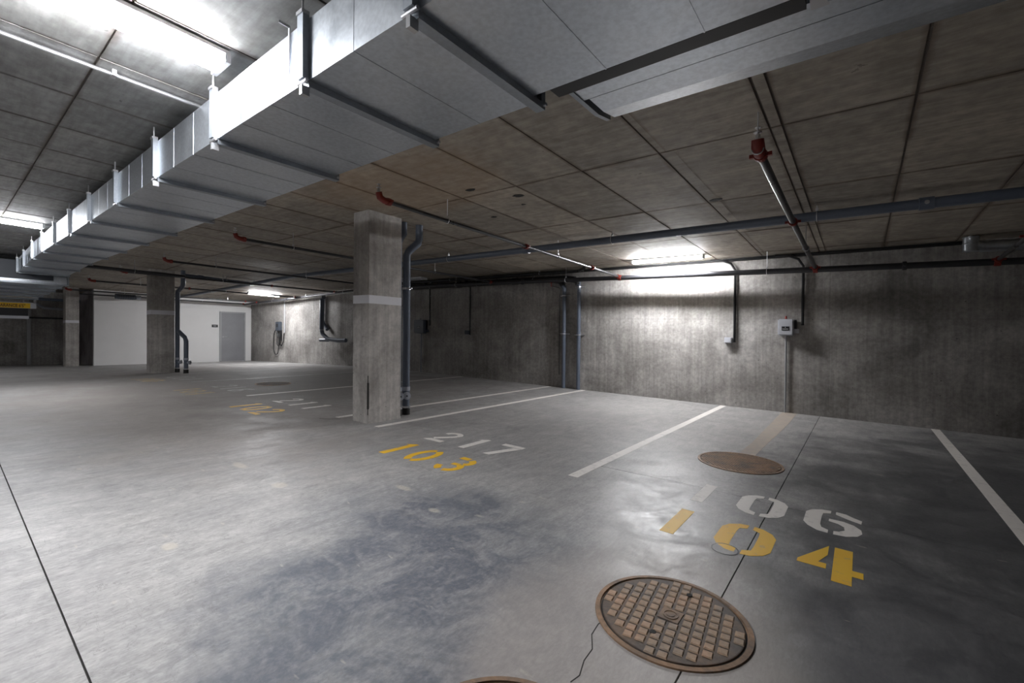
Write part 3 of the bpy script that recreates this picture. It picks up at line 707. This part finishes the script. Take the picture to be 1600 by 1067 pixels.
# ------------------------------------------------------------------ far left: hanging bars, pipes, fan
def font_mesh(txt, size, depth, name, mat, parent, place):
    cu = bpy.data.curves.new(name, 'FONT'); cu.body = txt; cu.size = size; cu.extrude = depth; cu.resolution_u = 2
    cu.align_x = 'RIGHT'; cu.offset = size*.018
    tmp = bpy.data.objects.new(name, cu); COL.objects.link(tmp)
    dg = bpy.context.evaluated_depsgraph_get(); me = bpy.data.meshes.new_from_object(tmp.evaluated_get(dg))
    bpy.data.objects.remove(tmp)
    mb = MB(); mb.v = [place(v.co) for v in me.vertices]; mb.f = [tuple(p.vertices) for p in me.polygons]
    return mb.build(name, mat, parent)
cs = thing('clearance_sign', 'yellow clearance height sign on a pale bar hanging at far left', 'sign', (-22, 1.0, 2.02))
MB().box(-22.03, -21.99, -1.5, 2.02, 2.03, 2.225).build('backing_bar', PLASW, cs)
MB().box(-21.99, -21.98, -1.3, 1.88, 2.035, 2.20).build('yellow_face', SIGNY, cs, label='yellow lettered face')
font_mesh('CLEARANCE 6\'5"', .135, .002, 'lettering', LETD, cs, lambda c: (-21.978+c.z, 1.77+c.x*.72, 2.065+c.y))
for y in (1.98, -1.4): MB().tube([(-22.01, y, 2.2), (-22.01, y, 2.34 if y < 2 else 2.6)], .012, 8).build('hanger', ZINC, cs)
MB().box(-22.03, -21.99, 1.96, 2.02, 2.2, 2.36).build('hanger', ZINC, cs)
cb = thing('door_bottom_bar', 'pale horizontal bar hanging below the clearance sign', 'bar', (-22.1, 0, 1.68))
MB().box(-22.14, -22.06, -1.6, 1.86, 1.68, 1.78).build('bar', PLASW, cb, bevel=.01)
MB().box(-22.12, -22.09, -1.6, 1.84, 1.78, 2.03).build('dark_panel', BLACK, cb)
fp = thing('low_black_pipe', 'thin black pipe crossing the dark end wall below the sign', 'sprinkler pipe', (-26, 0, 1.58))
MB().tube([(-26.0, -3, 1.88), (-26.0, 3.4, 1.88)], .03, 8).build('pipe', STEELP, fp, smooth=True)
for y in (-1.5, 1.9): MB().box(-26.15, -26.0, y-.02, y+.02, 1.85, 1.91).build('bracket', ZINC, fp)
gp = thing('grey_wall_pipes', 'bent grey pipe between the sign and the farthest column', 'pipe', (-25.6, 2.6, 2.4))
MB().tube([(-25.7, 1.9, 2.42), (-25.7, 2.35, 2.42), (-25.7, 2.6, 2.27), (-25.7, 3.2, 2.25)], .05, 10).build('pipe', PVCL, gp, smooth=True)
MB().tube([(-25.6, 1.8, 2.62), (-25.6, 3.6, 2.60)], .06, 10).build('pipe', PVC, gp, smooth=True)
MB().box(-25.75, -25.65, 2.0, 2.04, 2.42, 2.9).build('bracket', ZINC, gp)
tp = thing('thick_pipe', 'thick black pipe coming out below the duct ahead of the middle column', 'drain pipe', (-14.6, 2.6, 2.6))
MB().tube([(-14.3, 2.08, 2.66), (-14.3, 3.75, 2.64), (-14.55, 4.1, 2.66)], .04, 12).build('pipe', STEELP, tp, smooth=True)
hanger(tp, -14.3, 3.0, 2.648, .04)
fan = thing('ceiling_fan_unit', 'dark rounded fan unit high in front of the white wall', 'fan', (-22.5, 4.6, 2.6))
MB().tube([(-22.55, 4.15, 2.66), (-22.55, 4.75, 2.66)], .10, 18).build('casing', PLASD, fan, smooth=True)
MB().tube([(-22.55, 4.78, 2.66), (-22.55, 4.92, 2.66)], .085, 18).build('outlet', PVCL, fan, smooth=True)
for k in range(7): MB().lathe([(.101, -.006), (.106, 0), (.101, .006)], (-22.55, 4.25+k*.07, 2.66), 'y', 18).build('fin', BLACK, fan)
MB().tube([(-22.55, 4.3, 2.7), (-22.55, 4.3, CE(4.3)-.004)], .008, 6).build('rod', ZINC, fan)
MB().tube([(-22.55, 4.7, 2.7), (-22.55, 4.7, CE(4.7)-.004)], .008, 6).build('rod', ZINC, fan)

# ------------------------------------------------------------------ floor: manholes
def manhole(cx, cy, r, label, treads, rot=0.0):
    t = thing('manhole_cover', label, 'manhole cover', (cx, cy, 0), 'cast iron manhole covers')
    MB().lathe([(r+.004, .0), (r+.003, .007), (r-.018, .008), (r-.02, .0005)], (cx, cy, 0), 'z', 64).build('ring_fill', RUST, t).hide_render = False
    MB().lathe([(r-.019, .0004), (r-.028, .0006)], (cx, cy, 0), 'z', 64).build('gap', CRACKM, t)
    MB().lathe([(r-.030, .0005), (r-.031, .006), (r-.035, .007)], (cx, cy, 0), 'z', 64).build('lid', RUSTD if treads > .03 or cx < -5 else RUST, t)
    s = treads; mb = MB(); ri = r-.05; n = int(ri/s)+1
    ca, sa = math.cos(rot), math.sin(rot)
    for i in range(-n, n+1):
        for j in range(-n, n+1):
            if i in (-1, 0) and j in (-1, 0) and s > .03: continue
            x, y = (i+.5)*s, (j+.5)*s
            if math.hypot(x, y)+s*.36 > ri+.021: continue
            h = s*.40 if s > .03 else s*.33
            q = [(x-h, y-h), (x+h, y-h), (x+h, y+h), (x-h, y+h)]
            h2 = h*.8; q2 = [(x-h2, y-h2), (x+h2, y-h2), (x+h2, y+h2), (x-h2, y+h2)]
            T = lambda p, z: (cx+p[0]*ca-p[1]*sa, cy+p[0]*sa+p[1]*ca, z)
            mb.add([T(p, .0065) for p in q]+[T(p, .0115) for p in q2], [(4, 5, 6, 7)]+[(k, (k+1) % 4, 4+(k+1) % 4, 4+k) for k in range(4)])
    o = mb.build('tread', RUSTL if s > .03 else (RUSTD if cx < -5 else RUST), t); o['kind'] = 'stuff'
    if s > .03:
        MB().box(cx-.046, cx+.046, cy-.046, cy+.046, .006, .0105).build('centre_plate', RUST, t)
        MB().lathe([(.034, 0), (.034, .003), (.028, .003), (.028, .001), (.018, .001), (.018, .003), (.012, .003)], (cx, cy, .0105), 'z', 24).build('centre_emblem', RUST, t)
        for dx, dy in ((.02, .22), (-.02, -.17)):
            MB().lathe([(.014, 0), (.014, .0125)], (cx+dx, cy+dy, 0), 'z', 12).build('pick_hole', CRACKM, t)
    return t
RUSTL = mat_rust(); RUSTL.name = 'worn_rusty_iron'
for n_ in RUSTL.node_tree.nodes:
    if n_.type == 'VALTORGB' and len(n_.color_ramp.elements) == 3:
        for e_, c_ in zip(n_.color_ramp.elements, ((.24, .20, .165), (.33, .235, .16), (.42, .27, .18))): e_.color = (*c_, 1)
RUSTD = mat_rust(); RUSTD.name = 'dark_rusty_iron'
for n_ in RUSTD.node_tree.nodes:
    if n_.type == 'VALTORGB' and len(n_.color_ramp.elements) == 3:
        for e_, c_ in zip(n_.color_ramp.elements, ((.075, .068, .065), (.11, .085, .07), (.17, .115, .08))): e_.color = (*c_, 1)
manhole(-.68, 2.085, .34, 'nearest large rusty manhole cover with raised square treads', .052, .12)
manhole(-.985, 5.15, .40, 'rusty manhole cover at the end of the tan repair strip', .028, .6)
manhole(-10.5, 4.66, .36, 'far manhole cover on the floor left of the nearest column', .028, .3)
manhole(-.84, 1.03, .34, 'manhole cover cut off by the bottom edge of the picture', .052, .3)
co = thing('floor_cleanout', 'small round cleanout cap set in the floor against the yellow zero', 'cleanout', (-.645, 2.975, 0))
MB().lathe([(.078, 0), (.078, .002), (.072, .002), (.072, .0002)], (-.645, 2.975, 0), 'z', 28).build('rim', STEELP, co)
MB().lathe([(.070, 0), (.070, .0012)], (-.645, 2.975, 0), 'z', 28).build('cap', FLOOR, co)
pt = tag(MB().prism([(-1.07, 5.56), (-.91, 5.55), (-.90, 6.2), (-.87, 7.3), (-.86, 8.3), (-.87, W-.005), (-1.09, W-.005), (-1.085, 8.4), (-1.07, 7.2), (-1.055, 6.3)], 0, .0015).build('repair_strip', PATCH, origin=(-.98, 7.4, 0)),
         'tan mortar repair strip in the floor from the manhole to the wall', 'floor repair')

# ------------------------------------------------------------------ floor paint
def line(x, y0, y1, label, mat=None, wd=.1, name='parking_line'):
    a = [(x-wd/2, y0), (x+wd/2, y0), (x+wd/2, y1), (x-wd/2, y1)]
    return tag(MB().prism(a, 0, .0012).build(name, mat or LINEW, origin=(x, (y0+y1)/2, 0)), label, 'floor marking', 'painted stall lines')
line(.90, 3.60, W-.02, 'white stall line at the right edge of the picture')
line(-2.06, 3.56, W-.02, 'white stall line between stalls 103 and 104')
line(-5.07, 3.58, W-.02, 'white stall line starting at the foot of the nearest column')
line(-6.0, 3.56, W-.02, 'white stall line passing behind the nearest column')
line(-9.0, 3.52, W-.02, 'white stall line beyond the number 211', wd=.08)
line(-11.9, 3.50, W-.1, 'faint white stall line beyond the far manhole cover', LINEWW, wd=.08)
line(-14.75, 3.9, W-.1, 'faintest white stall line, level with the middle column', LINEWW, wd=.08)

def stroke(pts, w_, closed=False):
    """list of quads along a thick polyline"""
    P = [Vector(p) for p in pts]; n = len(P); L_, R_ = [], []
    for i in range(n):
        d1 = (P[i]-P[i-1]).normalized() if i > 0 else (P[1]-P[0]).normalized()
        d2 = (P[i+1]-P[i]).normalized() if i < n-1 else d1
        d = (d1+d2).normalized(); nn = Vector((-d.y, d.x))
        c = max(.5, nn.dot(Vector((-d1.y, d1.x))))
        ww = w_[i] if isinstance(w_, (list, tuple)) else w_
        L_.append(P[i]+nn*(ww/2/c)); R_.append(P[i]-nn*(ww/2/c))
    return [[tuple(R_[i]), tuple(R_[i+1]), tuple(L_[i+1]), tuple(L_[i])] for i in range(n-1)]
def arc(cx, cy, rx, ry, a0, a1, n=10):
    return [(cx+rx*math.cos(math.radians(a0+(a1-a0)*k/n)), cy+ry*math.sin(math.radians(a0+(a1-a0)*k/n))) for k in range(n+1)]
T_ = .075
# slim round stencil, unit box .29 x .48
SLIM = {
 '1': [[(.10, 0), (.19, 0), (.19, .48), (.14, .48), (.05, .41), (.10, .41)]],
 '0': stroke(arc(.145, .24, .105, .20, 100, 258), T_)+stroke(arc(.145, .24, .105, .20, 280, 438), T_),
 '2': stroke(arc(.145, .345, .105, .10, 175, 20, 10)+[(.225, .30), (.17, .22), (.07, .105)], .07)+[[(0, 0), (.29, 0), (.29, .075), (.06, .075)]],
 '3': [[(.03, .405), (.15, .405), (.15, .48), (.03, .48)]]+stroke(arc(.13, .35, .12, .09, 62, -50, 8), .07)+stroke([(.10, .245), (.19, .25)], .06)+stroke(arc(.13, .155, .125, .115, 55, -75, 9), .07)+stroke(arc(.145, .15, .11, .11, 250, 185, 5), .07),
 '6': stroke(arc(.145, .145, .105, .11, 0, 360, 18), T_)+stroke([(.04, .16), (.05, .28), (.12, .40), (.25, .44)], .065),
 '7': [[(0, .40), (.29, .40), (.29, .48), (0, .48)], [(.06, 0), (.15, 0), (.285, .385), (.19, .385)]],
}
# broad block stencil, width .32-.34, height .49
BROAD = {
 '1': [[(0, 0), (.09, 0), (.09, .485), (0, .485)]],
 '0': [[(.145, .49), (.145, .43), (.10, .40), (.095, .34), (.095, .15), (.10, .09), (.145, .06), (.145, 0), (.09, .01), (.03, .06), (0, .13), (0, .36), (.03, .43), (.09, .48)],
       [(.178, 0), (.178, .06), (.223, .09), (.228, .15), (.228, .34), (.223, .40), (.178, .43), (.178, .49), (.233, .48), (.293, .43), (.323, .36), (.323, .13), (.293, .06), (.233, .01)]],
 '6': [[(.15, .49), (.15, .43), (.105, .40), (.10, .33), (.10, .15), (.11, .09), (.15, .06), (.15, 0), (.09, .01), (.03, .07), (0, .14), (0, .36), (.03, .43), (.09, .48)],
       [(.18, .49), (.18, .43), (.25, .375), (.33, .33), (.335, .40), (.28, .44), (.24, .48)],
       [(.145, .30), (.145, .25), (.20, .23), (.235, .19), (.24, .12), (.21, .075), (.18, .06), (.18, 0), (.25, .01), (.31, .06), (.335, .13), (.33, .20), (.29, .265), (.23, .30)]],
 '4': [[(0, .135), (.14, .135), (.14, .205), (.10, .205), (.14, .34), (.14, .49), (0, .18)],
       [(.17, 0), (.26, 0), (.26, .125), (.31, .125), (.31, .205), (.26, .205), (.26, .49), (.17, .49)]],
}
def number(chars, font, y, label, mat, group, h=None):
    t = thing('stall_number', label, 'floor marking', (chars[0][1], y, 0), group)
    for ch, x in chars:
        for part_i, _ in enumerate([0]):
            mb = MB()
            for q in font[ch]:
                mb.prism([(x+a, y+b_) for a, b_ in q], 0, .0013)
            mb.build('digit', mat, t)
    return t
gw, gyy = 'white stall numbers', 'yellow stall numbers'
number([('1', -1.06), ('0', -.752), ('6', -.312)], BROAD, 3.69, 'white number 106 nearest the camera, crossed by a floor joint', LINEW, gw)
number([('1', -1.05), ('0', -.740), ('4', -.283)], BROAD, 2.97, 'yellow number 104 nearest the camera, beside the big manhole cover', YEL, gyy)
number([('2', -4.14), ('1', -3.66), ('7', -3.25)], SLIM, 3.585, 'white number 217 in the stall right of the nearest column', LINEW, gw)
number([('1', -4.11), ('0', -3.71), ('3', -3.25)], SLIM, 2.86, 'yellow number 103, first line of the stall right of the nearest column', YEL, gyy)
number([('2', -8.10), ('1', -7.61), ('1', -7.17)], SLIM, 3.57, 'white number 211 just left of the nearest column', LINEW, gw)
number([('1', -8.06), ('0', -7.68), ('2', -7.27)], SLIM, 2.85, 'yellow number 102 in front of the white 211', YEL, gyy)
number([('2', -10.85), ('1', -10.42), ('6', -10.04)], SLIM, 3.52, 'worn white number 216 beside the far manhole cover', LINEWW, gw)
number([('1', -10.72), ('0', -10.36), ('1', -9.98)], SLIM, 2.80, 'faded orange number 101, left of the yellow 102', YELW, gyy)
number([('2', -13.7), ('2', -13.2), ('1', -12.7)], SLIM, 3.45, 'faintest white stall number, near the middle column', LINEWW, gw)
number([('1', -13.6), ('0', -13.2), ('0', -12.8)], SLIM, 2.75, 'faintest orange stall number, near the middle column', YELW, gyy)
sm = tag(MB().prism([(-3.33, 2.82), (-3.05, 2.80), (-2.98, 2.86), (-3.12, 2.845), (-3.3, 2.86)], 0, .001).build('paint_smear', LINEWW, origin=(-3.15, 2.83, 0)), 'pale paint smear under the yellow 103', 'paint stain')
sm = tag(MB().prism([(-5.08, 3.29), (-5.05, 3.29), (-5.04, 3.75), (-5.06, 4.1), (-5.075, 3.7)], 0, .0008).build('paint_smear', LINEWW, origin=(-4.6, 3.4, 0)), 'thin pale scuff in front of the nearest column', 'paint stain')

for o in TMP:
    if '_o' in o: del o['_o']
